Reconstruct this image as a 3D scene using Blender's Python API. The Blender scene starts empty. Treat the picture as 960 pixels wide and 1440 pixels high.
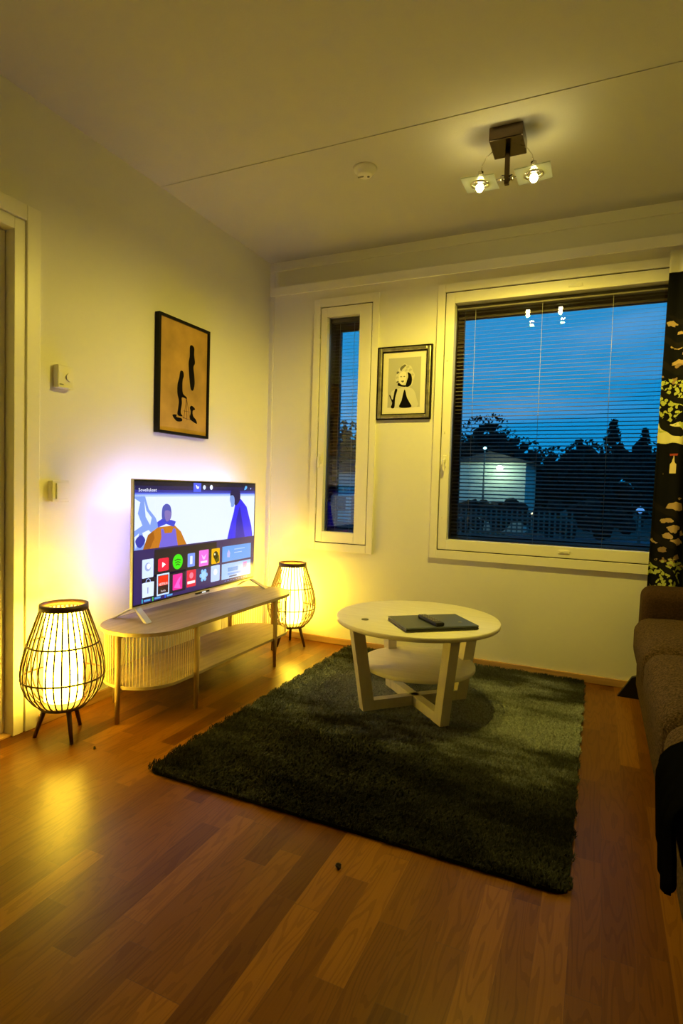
import bpy, bmesh, math, random
import numpy as np
from mathutils import Vector, Matrix
random.seed(7)
rng = np.random.default_rng(7)
S = bpy.context.scene
COL = S.collection
PI = math.pi

# ------------------------------------------------------------------ camera
CP = Vector((2.0725, -3.3454, 1.0223))
RX, RY, RZ = -0.04443, -0.02877, 0.42176
R = Matrix.Rotation(RZ, 3, 'Z') @ Matrix.Rotation(RX, 3, 'X') @ Matrix.Rotation(RY, 3, 'Y')
cam = bpy.data.cameras.new('camera')
cam.sensor_fit = 'VERTICAL'; cam.sensor_height = 36.0
cam.lens = 802.47 / 1440 * 36.0
cam.clip_start = 0.05; cam.clip_end = 300
co = bpy.data.objects.new('camera', cam); COL.objects.link(co)
right, fwd, up = R @ Vector((1, 0, 0)), R @ Vector((0, 1, 0)), R @ Vector((0, 0, 1))
m3 = Matrix((right, up, -fwd)).transposed()
co.matrix_world = Matrix.Translation(CP) @ m3.to_4x4()
S.camera = co

# ------------------------------------------------------------------ view
S.view_settings.view_transform = 'Standard'
S.view_settings.look = 'None'
S.view_settings.gamma = 1.0
S.view_settings.use_curve_mapping = False
S.view_settings.exposure = 0.0
S.cycles.use_denoising = True
S.cycles.max_bounces = 10
S.cycles.diffuse_bounces = 5
S.cycles.glossy_bounces = 4
S.cycles.transparent_max_bounces = 24
S.cycles.sample_clamp_indirect = 4.0
S.cycles.caustics_reflective = False
S.cycles.caustics_refractive = False

# ------------------------------------------------------------------ dusk sky
W = bpy.data.worlds.new('dusk_sky'); S.world = W; W.use_nodes = True
nt = W.node_tree; nt.nodes.clear()
tc = nt.nodes.new('ShaderNodeTexCoord'); sx = nt.nodes.new('ShaderNodeSeparateXYZ')
rp = nt.nodes.new('ShaderNodeValToRGB')
rp.color_ramp.elements[0].position = 0.0; rp.color_ramp.elements[0].color = (0.004, 0.26, 0.62, 1)
rp.color_ramp.elements[1].position = 0.45; rp.color_ramp.elements[1].color = (0.008, 0.25, 0.58, 1)
nz = nt.nodes.new('ShaderNodeTexNoise'); nz.inputs['Scale'].default_value = 2.2; nz.inputs['Detail'].default_value = 4
mp = nt.nodes.new('ShaderNodeMapping'); mp.inputs['Scale'].default_value = (1, 1, 4.5); mp.inputs['Location'].default_value = (0.3, 0.1, 0.2)
cr = nt.nodes.new('ShaderNodeValToRGB'); cr.color_ramp.elements[0].position = 0.52; cr.color_ramp.elements[1].position = 0.75
mx = nt.nodes.new('ShaderNodeMix'); mx.data_type = 'RGBA'
mx.inputs[7].default_value = (0.10, 0.33, 0.66, 1)
bg = nt.nodes.new('ShaderNodeBackground'); bg.inputs['Strength'].default_value = 1.2
ow = nt.nodes.new('ShaderNodeOutputWorld')
L = nt.links.new
L(tc.outputs['Generated'], sx.inputs[0]); L(sx.outputs['Z'], rp.inputs[0])
L(tc.outputs['Generated'], mp.inputs[0]); L(mp.outputs[0], nz.inputs['Vector']); L(nz.outputs[0], cr.inputs[0])
L(cr.outputs[0], mx.inputs[0]); L(rp.outputs[0], mx.inputs[6]); L(mx.outputs[2], bg.inputs[0]); L(bg.outputs[0], ow.inputs[0])

# tuning values for the lamps of the room
BULB_COL = (1.0, 0.77, 0.085); BULB_SPOT = 46.0; BULB_UP = .58
BASKET_COL = (1.0, 0.66, 0.040); BASKET_E = 38.0
STRIP_COL = (0.52, 0.45, 1.0); STRIP_E = 29.0
SCREEN_E = 1.25

# ------------------------------------------------------------------ materials
def mat(name, col, rough=0.6, metal=0.0, spec=0.5, noise=None, bump=None, coat=0.0, sheen=0.0):
    """noise=(scale, amount, stretch xyz); bump=(scale, strength, stretch)"""
    m = bpy.data.materials.new(name); m.use_nodes = True
    n = m.node_tree; b = n.nodes['Principled BSDF']
    b.inputs['Base Color'].default_value = (*col, 1)
    b.inputs['Roughness'].default_value = rough; b.inputs['Metallic'].default_value = metal
    b.inputs['Specular IOR Level'].default_value = spec
    b.inputs['Coat Weight'].default_value = coat; b.inputs['Sheen Weight'].default_value = sheen
    t = n.nodes.new('ShaderNodeTexCoord')
    if noise:
        sc, am, st = noise
        mp = n.nodes.new('ShaderNodeMapping'); mp.inputs['Scale'].default_value = st
        z = n.nodes.new('ShaderNodeTexNoise'); z.inputs['Scale'].default_value = sc; z.inputs['Detail'].default_value = 5
        r = n.nodes.new('ShaderNodeValToRGB')
        r.color_ramp.elements[0].position = .3; r.color_ramp.elements[1].position = .7
        r.color_ramp.elements[0].color = (*[c * (1 - am) for c in col], 1)
        r.color_ramp.elements[1].color = (*[min(1, c * (1 + am)) for c in col], 1)
        n.links.new(t.outputs['Object'], mp.inputs[0]); n.links.new(mp.outputs[0], z.inputs['Vector'])
        n.links.new(z.outputs[0], r.inputs[0]); n.links.new(r.outputs[0], b.inputs['Base Color'])
    if bump:
        sc, am, st = bump
        mp = n.nodes.new('ShaderNodeMapping'); mp.inputs['Scale'].default_value = st
        z = n.nodes.new('ShaderNodeTexNoise'); z.inputs['Scale'].default_value = sc; z.inputs['Detail'].default_value = 3
        bp = n.nodes.new('ShaderNodeBump'); bp.inputs['Strength'].default_value = am; bp.inputs['Distance'].default_value = 0.004
        n.links.new(t.outputs['Object'], mp.inputs[0]); n.links.new(mp.outputs[0], z.inputs['Vector'])
        n.links.new(z.outputs[0], bp.inputs['Height']); n.links.new(bp.outputs[0], b.inputs['Normal'])
    return m

def emit(name, col, strength, base=(0.02, 0.02, 0.02), rough=0.3):
    m = bpy.data.materials.new(name); m.use_nodes = True
    b = m.node_tree.nodes['Principled BSDF']
    b.inputs['Base Color'].default_value = (*base, 1); b.inputs['Roughness'].default_value = rough
    b.inputs['Emission Color'].default_value = (*col, 1); b.inputs['Emission Strength'].default_value = strength
    return m

def glass(name, tint=(1, 1, 1), f=1.5, rough=0.0, milk=0.0):
    m = bpy.data.materials.new(name); m.use_nodes = True
    n = m.node_tree; n.nodes.clear()
    tr = n.nodes.new('ShaderNodeBsdfTransparent'); tr.inputs[0].default_value = (*tint, 1)
    gl = n.nodes.new('ShaderNodeBsdfGlossy'); gl.inputs['Roughness'].default_value = rough
    fr = n.nodes.new('ShaderNodeFresnel'); fr.inputs[0].default_value = f
    mx = n.nodes.new('ShaderNodeMixShader'); o = n.nodes.new('ShaderNodeOutputMaterial')
    n.links.new(fr.outputs[0], mx.inputs[0]); n.links.new(tr.outputs[0], mx.inputs[1]); n.links.new(gl.outputs[0], mx.inputs[2])
    last = mx
    if milk > 0:
        d = n.nodes.new('ShaderNodeBsdfTranslucent'); d.inputs[0].default_value = (.8, .85, .75, 1)
        d2 = n.nodes.new('ShaderNodeBsdfDiffuse'); d2.inputs[0].default_value = (.8, .85, .75, 1)
        ad = n.nodes.new('ShaderNodeMixShader'); ad.inputs[0].default_value = .5
        m2 = n.nodes.new('ShaderNodeMixShader'); m2.inputs[0].default_value = milk
        n.links.new(d.outputs[0], ad.inputs[1]); n.links.new(d2.outputs[0], ad.inputs[2])
        n.links.new(mx.outputs[0], m2.inputs[1]); n.links.new(ad.outputs[0], m2.inputs[2]); last = m2
    n.links.new(last.outputs[0], o.inputs[0])
    return m

M = {}
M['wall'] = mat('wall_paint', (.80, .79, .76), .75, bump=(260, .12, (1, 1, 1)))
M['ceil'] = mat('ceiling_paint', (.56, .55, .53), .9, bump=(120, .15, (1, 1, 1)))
M['trim'] = mat('white_lacquer', (.86, .84, .79), .35)
M['board'] = mat('white_board', (.82, .81, .78), .4)
M['skirt'] = mat('oak_skirting', (.50, .30, .13), .4, noise=(9, .2, (.4, .4, 6)))
M['dark'] = mat('dark_gap', (.03, .025, .02), .7)
M['outer'] = mat('window_outer_frame', (.07, .04, .03), .5)
M['slat'] = mat('blind_slat', (.36, .32, .29), .5)
M['cord'] = mat('blind_cord', (.75, .74, .68), .7)
M['glass'] = glass('window_glass')
M['whiteplastic'] = mat('white_plastic', (.82, .80, .76), .35)
M['greyplastic'] = mat('grey_plastic', (.25, .24, .22), .45)
M['blackplastic'] = mat('black_plastic', (.008, .008, .010), .4, spec=.3)
M['birch'] = mat('pale_birch_veneer', (.36, .275, .20), .45, noise=(7, .18, (6, .6, 6)))
M['birchleg'] = mat('ash_leg_wood', (.34, .22, .11), .5, noise=(10, .2, (4, 4, .6)))
M['string'] = mat('natural_cord', (.62, .48, .28), .8)
M['bamboo'] = mat('brown_bamboo', (.045, .014, .006), .5, noise=(14, .3, (1, 1, .3)))
M['bamboodark'] = mat('dark_stained_leg', (.07, .02, .010), .45)
M['tablewhite'] = mat('white_ash_tabletop', (.88, .84, .78), .38, noise=(5, .05, (1, 8, 1)))
M['tableleg'] = mat('white_stained_leg', (.70, .66, .57), .45, noise=(6, .06, (4, 4, 1)))
M['laptop'] = mat('grey_aluminium_lid', (.085, .10, .12), .40, metal=.3)
M['laptopside'] = mat('black_laptop_base', (.02, .02, .022), .4)
M['chrome'] = mat('brushed_bronze_chrome', (.11, .08, .06), .22, metal=1)
M['chrome2'] = mat('polished_chrome', (.75, .72, .66), .12, metal=1)
M['blackframe'] = mat('black_picture_frame', (.004, .003, .004), .45, spec=.15)
M['silverframe'] = mat('aged_silver_frame', (.35, .33, .24), .32, metal=.7, noise=(30, .3, (1, 1, 1)))
M['mount'] = mat('cream_mount', (.80, .76, .66), .8)
M['ochre'] = mat('ochre_paper', (.46, .27, .055), .6, noise=(6, .28, (1, 1, 1)))
M['ink'] = mat('black_ink', (.004, .003, .003), .8, spec=.08)
M['tvsilver'] = mat('tv_silver_bezel', (.62, .60, .56), .3, metal=.6)
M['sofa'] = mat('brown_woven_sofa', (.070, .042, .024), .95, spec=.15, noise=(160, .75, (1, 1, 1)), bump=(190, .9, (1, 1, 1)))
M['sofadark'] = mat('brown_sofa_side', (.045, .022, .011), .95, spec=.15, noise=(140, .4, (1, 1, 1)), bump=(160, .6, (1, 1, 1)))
M['throw'] = mat('black_throw', (.003, .003, .004), 1.0, spec=0.0)
M['crumb'] = mat('dark_crumb', (.02, .012, .008), .8)
M['grass'] = mat('dusk_lawn', (.02, .02, .018), .95, noise=(1.2, .4, (1, 1, 1)))
M['asphalt'] = mat('car_park_asphalt', (.045, .045, .075), .8)
M['bark'] = mat('tree_bark', (.03, .02, .018), .9)
M['leafdark'] = mat('dusk_foliage', (.012, .008, .008), .95, spec=.1)
M['facade'] = mat('pale_render_facade', (.55, .55, .50), .85, noise=(3, .08, (1, 1, 1)))
M['roof'] = mat('dark_roof_tiles', (.05, .035, .035), .8)
M['fence'] = mat('grey_fence_paint', (.12, .12, .11), .8)

# parquet floor: three-strip oak boards running along y
def floor_mat():
    m = bpy.data.materials.new('oak_parquet'); m.use_nodes = True
    n = m.node_tree; b = n.nodes['Principled BSDF']; N = n.nodes.new; K = n.links.new
    def mth(op, a, c=None):
        x = N('ShaderNodeMath'); x.operation = op
        for i, v in enumerate((a, c)):
            if v is None: continue
            if isinstance(v, (int, float)): x.inputs[i].default_value = v
            else: K(v, x.inputs[i])
        return x.outputs[0]
    t = N('ShaderNodeTexCoord'); s = N('ShaderNodeSeparateXYZ'); K(t.outputs['Object'], s.inputs[0])
    u = mth('DIVIDE', s.outputs['X'], 0.0685); iu = mth('FLOOR', u); fu = mth('FRACT', u)
    w1 = N('ShaderNodeTexWhiteNoise'); w1.noise_dimensions = '1D'; K(iu, w1.inputs['W'])
    ln = mth('ADD', mth('MULTIPLY', w1.outputs[0], 0.10), 0.42)
    v = mth('ADD', mth('DIVIDE', s.outputs['Y'], ln), mth('MULTIPLY', w1.outputs[0], 37.3))
    iv = mth('FLOOR', v); fv = mth('FRACT', v)
    cx = N('ShaderNodeCombineXYZ'); K(iu, cx.inputs[0]); K(iv, cx.inputs[1])
    w2 = N('ShaderNodeTexWhiteNoise'); w2.noise_dimensions = '2D'; K(cx.outputs[0], w2.inputs['Vector'])
    # grain coordinates shifted per strip
    g = N('ShaderNodeCombineXYZ'); K(mth('ADD', mth('MULTIPLY', s.outputs['X'], 21), mth('MULTIPLY', w2.outputs[0], 90)), g.inputs[0])
    K(mth('MULTIPLY', s.outputs['Y'], 2.2), g.inputs[1]); K(mth('MULTIPLY', w2.outputs[0], 50), g.inputs[2])
    nz = N('ShaderNodeTexNoise'); nz.inputs['Scale'].default_value = .75; nz.inputs['Detail'].default_value = 2.0; nz.inputs['Roughness'].default_value = .4; K(g.outputs[0], nz.inputs['Vector'])
    rings = mth('FRACT', mth('MULTIPLY', nz.outputs[0], 15.0))
    rings = mth('ABSOLUTE', mth('SUBTRACT', rings, 0.5))
    fine = N('ShaderNodeTexNoise'); fine.inputs['Scale'].default_value = 1.0; fine.inputs['Detail'].default_value = 3
    g2 = N('ShaderNodeCombineXYZ'); K(mth('MULTIPLY', s.outputs['X'], 260), g2.inputs[0]); K(mth('MULTIPLY', s.outputs['Y'], 7), g2.inputs[1]); K(g2.outputs[0], fine.inputs['Vector'])
    cr = N('ShaderNodeValToRGB'); e = cr.color_ramp.elements
    e[0].position = 0; e[0].color = (.115, .038, .0020, 1); e[1].position = 1; e[1].color = (.300, .125, .008, 1)
    x = e.new(.3); x.color = (.170, .062, .0035, 1); x = e.new(.75); x.color = (.215, .084, .0045, 1)
    K(w2.outputs[0], cr.inputs[0])
    dk = N('ShaderNodeMix'); dk.data_type = 'RGBA'; dk.blend_type = 'MULTIPLY'
    gf = mth('ADD', mth('MULTIPLY', mth('GREATER_THAN', rings, 0.34), 0.30), mth('MULTIPLY', fine.outputs[0], 0.55))
    K(gf, dk.inputs[0]); K(cr.outputs[0], dk.inputs[6]); dk.inputs[7].default_value = (.50, .40, .30, 1)
    # joints
    e1 = mth('LESS_THAN', fu, 0.012); e2 = mth('LESS_THAN', fv, 0.0035); j = mth('MAXIMUM', e1, e2)
    jm = N('ShaderNodeMix'); jm.data_type = 'RGBA'; K(mth('MULTIPLY', j, .55), jm.inputs[0]); K(dk.outputs[2], jm.inputs[6]); jm.inputs[7].default_value = (.09, .04, .015, 1)
    K(jm.outputs[2], b.inputs['Base Color'])
    K(mth('ADD', mth('MULTIPLY', fine.outputs[0], 0.10), 0.27), b.inputs['Roughness'])
    b.inputs['Specular IOR Level'].default_value = .16
    bp = N('ShaderNodeBump'); bp.inputs['Strength'].default_value = .12; bp.inputs['Distance'].default_value = .002
    K(mth('SUBTRACT', mth('MULTIPLY', fine.outputs[0], .3), j), bp.inputs['Height']); K(bp.outputs[0], b.inputs['Normal'])
    return m
M['floor'] = floor_mat()

# shaggy rug: dark charcoal with paler patches in the pile colour
def rug_mat(name, dark):
    m = bpy.data.materials.new(name); m.use_nodes = True
    n = m.node_tree; b = n.nodes['Principled BSDF']; N = n.nodes.new; K = n.links.new
    t = N('ShaderNodeTexCoord')
    z = N('ShaderNodeTexNoise'); z.inputs['Scale'].default_value = 3.0; z.inputs['Detail'].default_value = 7; z.inputs['Roughness'].default_value = .66
    mp = N('ShaderNodeMapping'); mp.inputs['Scale'].default_value = (.7, 1.5, 1); mp.inputs['Location'].default_value = (3.1, .95, 0)
    f = N('ShaderNodeTexNoise'); f.inputs['Scale'].default_value = 95; f.inputs['Detail'].default_value = 2
    K(t.outputs['Object'], mp.inputs[0]); K(mp.outputs[0], z.inputs['Vector']); K(t.outputs['Object'], f.inputs['Vector'])
    # base colour: a paler band across the rug's middle, black towards the near end
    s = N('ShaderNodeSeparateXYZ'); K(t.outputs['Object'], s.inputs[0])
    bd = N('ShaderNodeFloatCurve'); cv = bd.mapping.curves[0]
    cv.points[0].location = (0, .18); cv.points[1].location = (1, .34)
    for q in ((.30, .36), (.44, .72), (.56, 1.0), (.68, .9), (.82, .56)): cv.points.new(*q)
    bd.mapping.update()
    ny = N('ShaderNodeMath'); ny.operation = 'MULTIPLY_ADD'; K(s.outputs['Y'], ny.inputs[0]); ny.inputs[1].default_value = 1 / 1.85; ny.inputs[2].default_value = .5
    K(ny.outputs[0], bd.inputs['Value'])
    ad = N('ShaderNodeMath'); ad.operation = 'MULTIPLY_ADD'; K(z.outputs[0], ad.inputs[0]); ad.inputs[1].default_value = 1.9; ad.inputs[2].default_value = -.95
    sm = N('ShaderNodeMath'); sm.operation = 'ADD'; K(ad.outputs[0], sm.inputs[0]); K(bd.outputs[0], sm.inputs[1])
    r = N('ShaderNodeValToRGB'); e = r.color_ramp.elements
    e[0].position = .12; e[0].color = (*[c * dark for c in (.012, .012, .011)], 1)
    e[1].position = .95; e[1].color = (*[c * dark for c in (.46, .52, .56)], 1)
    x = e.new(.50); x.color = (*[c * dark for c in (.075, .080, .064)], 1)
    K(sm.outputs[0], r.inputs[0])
    k = N('ShaderNodeMix'); k.data_type = 'RGBA'; k.blend_type = 'MULTIPLY'; k.inputs[0].default_value = .8
    r2 = N('ShaderNodeValToRGB'); r2.color_ramp.elements[0].position = .3; r2.color_ramp.elements[1].position = .7; r2.color_ramp.elements[0].color = (.2, .2, .2, 1)
    K(f.outputs[0], r2.inputs[0]); K(r.outputs[0], k.inputs[6]); K(r2.outputs[0], k.inputs[7]); K(k.outputs[2], b.inputs['Base Color'])
    b.inputs['Roughness'].default_value = .9; b.inputs['Specular IOR Level'].default_value = .15
    return m
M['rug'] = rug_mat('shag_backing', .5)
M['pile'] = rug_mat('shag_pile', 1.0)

# ------------------------------------------------------------------ mesh helpers
class MB:
    def __init__(s): s.bm = bmesh.new()
    def _x(s, vs, loc, rot):
        if rot is not None:
            bmesh.ops.rotate(s.bm, verts=vs, cent=(0, 0, 0), matrix=rot)
        bmesh.ops.translate(s.bm, verts=vs, vec=loc)
    def box(s, x0, x1, y0, y1, z0, z1, bev=0.0, seg=2, rot=None, piv=None):
        g = bmesh.ops.create_cube(s.bm, size=1)['verts']
        bmesh.ops.scale(s.bm, vec=(x1 - x0, y1 - y0, z1 - z0), verts=g)
        if bev > 0:
            es = list({e for v in g for e in v.link_edges})
            r = bmesh.ops.bevel(s.bm, geom=es, offset=bev, segments=seg, profile=.5, affect='EDGES')
            g = list({v for v in r['verts']} | {v for f in r['faces'] for v in f.verts} | {v for v in g if v.is_valid})
        c = Vector(((x0 + x1) / 2, (y0 + y1) / 2, (z0 + z1) / 2))
        if rot is not None:
            p = Vector(piv) if piv is not None else c
            bmesh.ops.translate(s.bm, verts=g, vec=c - p)
            bmesh.ops.rotate(s.bm, verts=g, cent=(0, 0, 0), matrix=rot)
            bmesh.ops.translate(s.bm, verts=g, vec=p)
        else:
            bmesh.ops.translate(s.bm, verts=g, vec=c)
        return s
    def tube(s, pts, rad, seg=10, closed=False, cap=True):
        pts = [Vector(p) for p in pts]; n = len(pts)
        rads = rad if isinstance(rad, (list, tuple)) else [rad] * n
        rings = []
        nrm = None
        for i, p in enumerate(pts):
            a = pts[(i - 1) % n] if (closed or i > 0) else p
            c = pts[(i + 1) % n] if (closed or i < n - 1) else p
            t = (c - a).normalized()
            if nrm is None:
                nrm = t.cross(Vector((0, 0, 1)))
                if nrm.length < 1e-3: nrm = t.cross(Vector((1, 0, 0)))
            else:
                nrm = nrm - t * nrm.dot(t)
            nrm.normalize(); b = t.cross(nrm)
            rings.append([s.bm.verts.new(p + (nrm * math.cos(2 * PI * k / seg) + b * math.sin(2 * PI * k / seg)) * rads[i]) for k in range(seg)])
        for i in range(n if closed else n - 1):
            A, B = rings[i], rings[(i + 1) % n]
            for k in range(seg):
                f = s.bm.faces.new((A[k], A[(k + 1) % seg], B[(k + 1) % seg], B[k])); f.smooth = True
        if cap and not closed:
            s.bm.faces.new(list(reversed(rings[0]))); s.bm.faces.new(rings[-1])
        return s
    def lathe(s, prof, c=(0, 0, 0), seg=48, smooth=True):
        """prof: list of (radius, z); radius 0 closes"""
        rings = []
        for r, z in prof:
            if r <= 1e-6: rings.append([s.bm.verts.new((c[0], c[1], c[2] + z))])
            else: rings.append([s.bm.verts.new((c[0] + r * math.cos(2 * PI * k / seg), c[1] + r * math.sin(2 * PI * k / seg), c[2] + z)) for k in range(seg)])
        for A, B in zip(rings[:-1], rings[1:]):
            for k in range(seg):
                k2 = (k + 1) % seg
                if len(A) == 1 and len(B) == 1: continue
                if len(A) == 1: f = s.bm.faces.new((A[0], B[k2], B[k]))
                elif len(B) == 1: f = s.bm.faces.new((A[k], A[k2], B[0]))
                else: f = s.bm.faces.new((A[k], A[k2], B[k2], B[k]))
                f.smooth = smooth
        return s
    def prism(s, poly, fn, d0, d1):
        """poly: 2D outline; fn(u, v, d) -> 3D; extruded from d0 to d1"""
        A = [s.bm.verts.new(fn(u, v, d0)) for u, v in poly]; B = [s.bm.verts.new(fn(u, v, d1)) for u, v in poly]
        n = len(poly)
        s.bm.faces.new(A); s.bm.faces.new(list(reversed(B)))
        for k in range(n): s.bm.faces.new((A[k], B[k], B[(k + 1) % n], A[(k + 1) % n]))
        return s
    def build(s, name, material, parent=None, smooth_angle=None, loc=None):
        bmesh.ops.recalc_face_normals(s.bm, faces=s.bm.faces[:])
        me = bpy.data.meshes.new(name); s.bm.to_mesh(me); s.bm.free()
        for m in (material if isinstance(material, (list, tuple)) else [material]): me.materials.append(m)
        o = bpy.data.objects.new(name, me); COL.objects.link(o)
        if parent is not None:
            o.parent = parent
        if loc: o.location = loc
        return o

def tag(o, label=None, cat=None, group=None, kind=None):
    if label: o['label'] = label
    if cat: o['category'] = cat
    if group: o['group'] = group
    if kind: o['kind'] = kind
    return o
def empty(name, loc=(0, 0, 0), rz=0.0):
    o = bpy.data.objects.new(name, None); COL.objects.link(o)
    o.location = loc; o.rotation_euler = (0, 0, rz); o.empty_display_size = .1
    return o
def struct(o, label=None): return tag(o, kind='structure')
def origin(o, c):
    """move a top-level mesh's origin to c without moving the mesh"""
    o.data.transform(Matrix.Translation(-Vector(c))); o.location = c; return o
def copy_tree(o, parent=None):
    c = o.copy(); COL.objects.link(c); c.parent = parent
    for ch in [x for x in bpy.data.objects if x.parent == o]: copy_tree(ch, c)
    return c

H = 2.5; XR = 3.25; YF = -7.0
# ------------------------------------------------------------------ room shell
struct(MB().box(-.3, XR, YF, .2, -.12, 0).build('floor', M['floor']))
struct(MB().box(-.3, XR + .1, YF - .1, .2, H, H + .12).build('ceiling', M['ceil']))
# back wall with the two window openings
NX0, NX1, NZ0, NZ1 = .372, .770, .640, 2.188     # narrow opening
BX0, BX1, BZ0, BZ1 = 1.190, 2.880, .645, 2.195   # wide opening
b = MB()
b.box(-.3, NX0, 0, .2, 0, H).box(NX0, NX1, 0, .2, 0, NZ0).box(NX0, NX1, 0, .2, NZ1, H)
b.box(NX1, BX0, 0, .2, 0, H).box(BX0, BX1, 0, .2, 0, BZ0).box(BX0, BX1, 0, .2, BZ1, H).box(BX1, XR + .1, 0, .2, 0, H)
struct(b.build('wall_back', M['wall']))
b = MB()
DY1, DY0, DZ = -1.835, -2.70, 2.0
b.box(-.15, 0, DY1, 0, 0, H).box(-.15, 0, DY0, DY1, DZ, H).box(-.15, 0, YF - .1, DY0, 0, H)
struct(b.build('wall_left', M['wall']))
struct(MB().box(XR, XR + .1, YF - .1, 0, 0, H).build('wall_right', M['wall']))
struct(MB().box(0, XR, YF - .1, YF, 0, H).build('wall_front', mat('low_bounce_wall', (.10, .09, .08), .8)))  # unseen wall, set far back and dark to cut bounce light
struct(MB().box(.0, XR, -.014, 0, 0, .042, bev=.003).build('baseboard_back', M['skirt']))
struct(MB().box(0, .014, -1.752, -.014, 0, .045, bev=.003).build('baseboard_left', M['skirt']))
struct(MB().box(.03, XR, -.012, 0, 2.44, 2.452, bev=.002).box(.03, XR, -.006, 0, 2.452, H).build('trim_1', M['board']))
struct(MB().box(.024, .040, -.010, 0, .042, 2.44, bev=.003).build('trim_2', M['wall']))
struct(MB().box(0, XR, -1.060, -1.044, H - .003, H, bev=.001).build('trim_3', M['ceil']))
# curtain rail board under the ceiling
rail = MB().box(.075, XR - .01, -.12, -.108, 2.240, 2.293, bev=.002).box(.075, XR - .01, -.108, 0, 2.281, 2.293).build('curtain_rail_cover', M['board'])
origin(rail, (1.66, -.06, 2.27)); tag(rail, 'long white curtain rail cover board running above both windows', 'curtain rail')

# door in the left wall
d = empty('door_1', (0, -2.26, 0)); struct(d)
def dmb(b, name, m, p): return b.build(name, m, p, loc=tuple(-Vector(p.location)))
b = MB().box(0, .014, -1.800, -1.740, 0, 2.075, bev=.003).box(0, .014, DY0 - .03, -1.800, 2.015, 2.075, bev=.003)
dmb(b, 'casing', M['trim'], d)
b = MB().box(-.10, .010, -1.850, -1.806, 0, 2.008, bev=.002).box(-.10, .010, DY0, -1.850, 1.965, 2.008, bev=.002)
dmb(b, 'jamb', M['trim'], d)
b = MB().box(-.080, -.040, DY0 + .01, -1.852, .008, 1.962, bev=.002)
leaf = dmb(b, 'door_leaf', M['trim'], d)
b = MB().tube([(-.04, -2.60, 1.02), (.01, -2.60, 1.02), (.01, -2.49, 1.02)], .009)
dmb(b, 'door_handle', M['chrome2'], d)
struct(MB().box(-.15, -.0, DY0, DY1, 0, .006).build('trim_4', M['skirt']))

# ------------------------------------------------------------------ windows
def window(name, x0, x1, z0, z1, gx0, gx1, gz0, gz1, tx0, tx1, tz0, tz1, cords, handles, vents, nsl):
    w = empty(name, ((x0 + x1) / 2, 0, z0)); struct(w)
    def P(b, n, m, par=w): return b.build(n, m, par, loc=tuple(-w.location) if par is w else None)
    def frame(b, ax0, ax1, az0, az1, bx0, bx1, bz0, bz1, y0, y1, bev=.002):
        b.box(ax0, bx0, y0, y1, az0, az1, bev).box(bx1, ax1, y0, y1, az0, az1, bev)
        b.box(bx0, bx1, y0, y1, az0, bz0, bev).box(bx0, bx1, y0, y1, bz1, az1, bev); return b
    # architrave on the wall, sash inside it
    P(frame(MB(), tx0, tx1, tz0, tz1, x0 - .006, x1 + .006, z0 - .006, z1 + .006, -.018, 0), 'window_frame', M['trim'])
    P(frame(MB(), x0 - .006, x1 + .006, z0 - .006, z1 + .006, x0, x1, z0, z1, -.004, .04, 0), 'gap_seal', M['dark'])
    sash = P(frame(MB(), x0, x1, z0, z1, gx0, gx1, gz0, gz1, -.014, .048), 'sash', M['trim'])
    P(frame(MB(), x0 - .01, x1 + .01, z0 - .01, z1 + .01, gx0 - .012, gx1 + .012, gz0 - .012, gz1 + .012, .050, .185), 'outer_frame', M['outer'])
    P(frame(MB(), gx0 - .013, gx1 + .013, gz0 - .013, gz1 + .013, gx0 + .025, gx1 - .025, gz0 + .020, gz1 - .052, .150, .18), 'outer_sash', M['outer'])
    P(MB().box(gx0 - .004, gx1 + .004, .026, .030, gz0 - .004, gz1 + .004), 'pane', M['glass'])
    P(MB().box(gx0 - .01, gx1 + .01, .155, .159, gz0 - .004, gz1 + .004), 'pane', M['glass'])
    # venetian blind between the panes: outer edge of each slat higher
    b = MB(); pitch = (gz1 - gz0 - .03) / nsl
    th = math.radians(17.5); hw = .0122
    for i in range(nsl):
        z = gz0 + .012 + i * pitch
        prev = None
        for k in range(5):
            q = -hw + k * hw / 2; crown = .0007 * (1 - (q / hw) ** 2)
            y = .074 + q * math.cos(th) - crown * math.sin(th); zz = z + q * math.sin(th) + crown * math.cos(th)
            a = b.bm.verts.new((gx0 + .004, y, zz)); c = b.bm.verts.new((gx1 - .004, y, zz))
            if prev: b.bm.faces.new((prev[0], prev[1], c, a))
            prev = (a, c)
    bl = P(b, 'blind', M['slat'])
    hr = MB().box(gx0 + .002, gx1 - .002, .055, .092, gz1 - .022, gz1 + .004, bev=.003).box(gx0 + .004, gx1 - .004, .064, .084, gz0 - .002, gz0 + .006, bev=.002)
    P(hr, 'headrail', M['slat'])
    for cx in cords:
        P(MB().tube([(cx, .060, gz0), (cx, .060, gz1)], .0011, 5), 'ladder_cord', M['cord'])
    for hx, hz in handles:
        b = MB().box(hx - .011, hx + .011, -.022, -.014, hz - .035, hz + .035, bev=.004).box(hx - .009, hx + .009, -.045, -.020, hz - .012, hz + .012, bev=.005).box(hx - .007, hx + .007, -.046, -.034, hz - .060, hz + .002, bev=.004)
        P(b, 'handle', M['whiteplastic'])
    for hx, hz, ln in vents:
        P(MB().box(hx - ln, hx + ln, -.019, -.014, hz - .009, hz + .009, bev=.002).box(hx - ln * .7, hx + ln * .7, -.021, -.018, hz - .003, hz + .003, bev=.001), 'vent', M['whiteplastic'])
    return w
w1 = window('window_1', NX0 + .024, NX1 - .025, NZ0 + .020, NZ1 - .024, .439, .664, .728, 2.105, .346, .793, .604, 2.222, (.50, .60), [(.415, 1.20)], [], 62)
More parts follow.
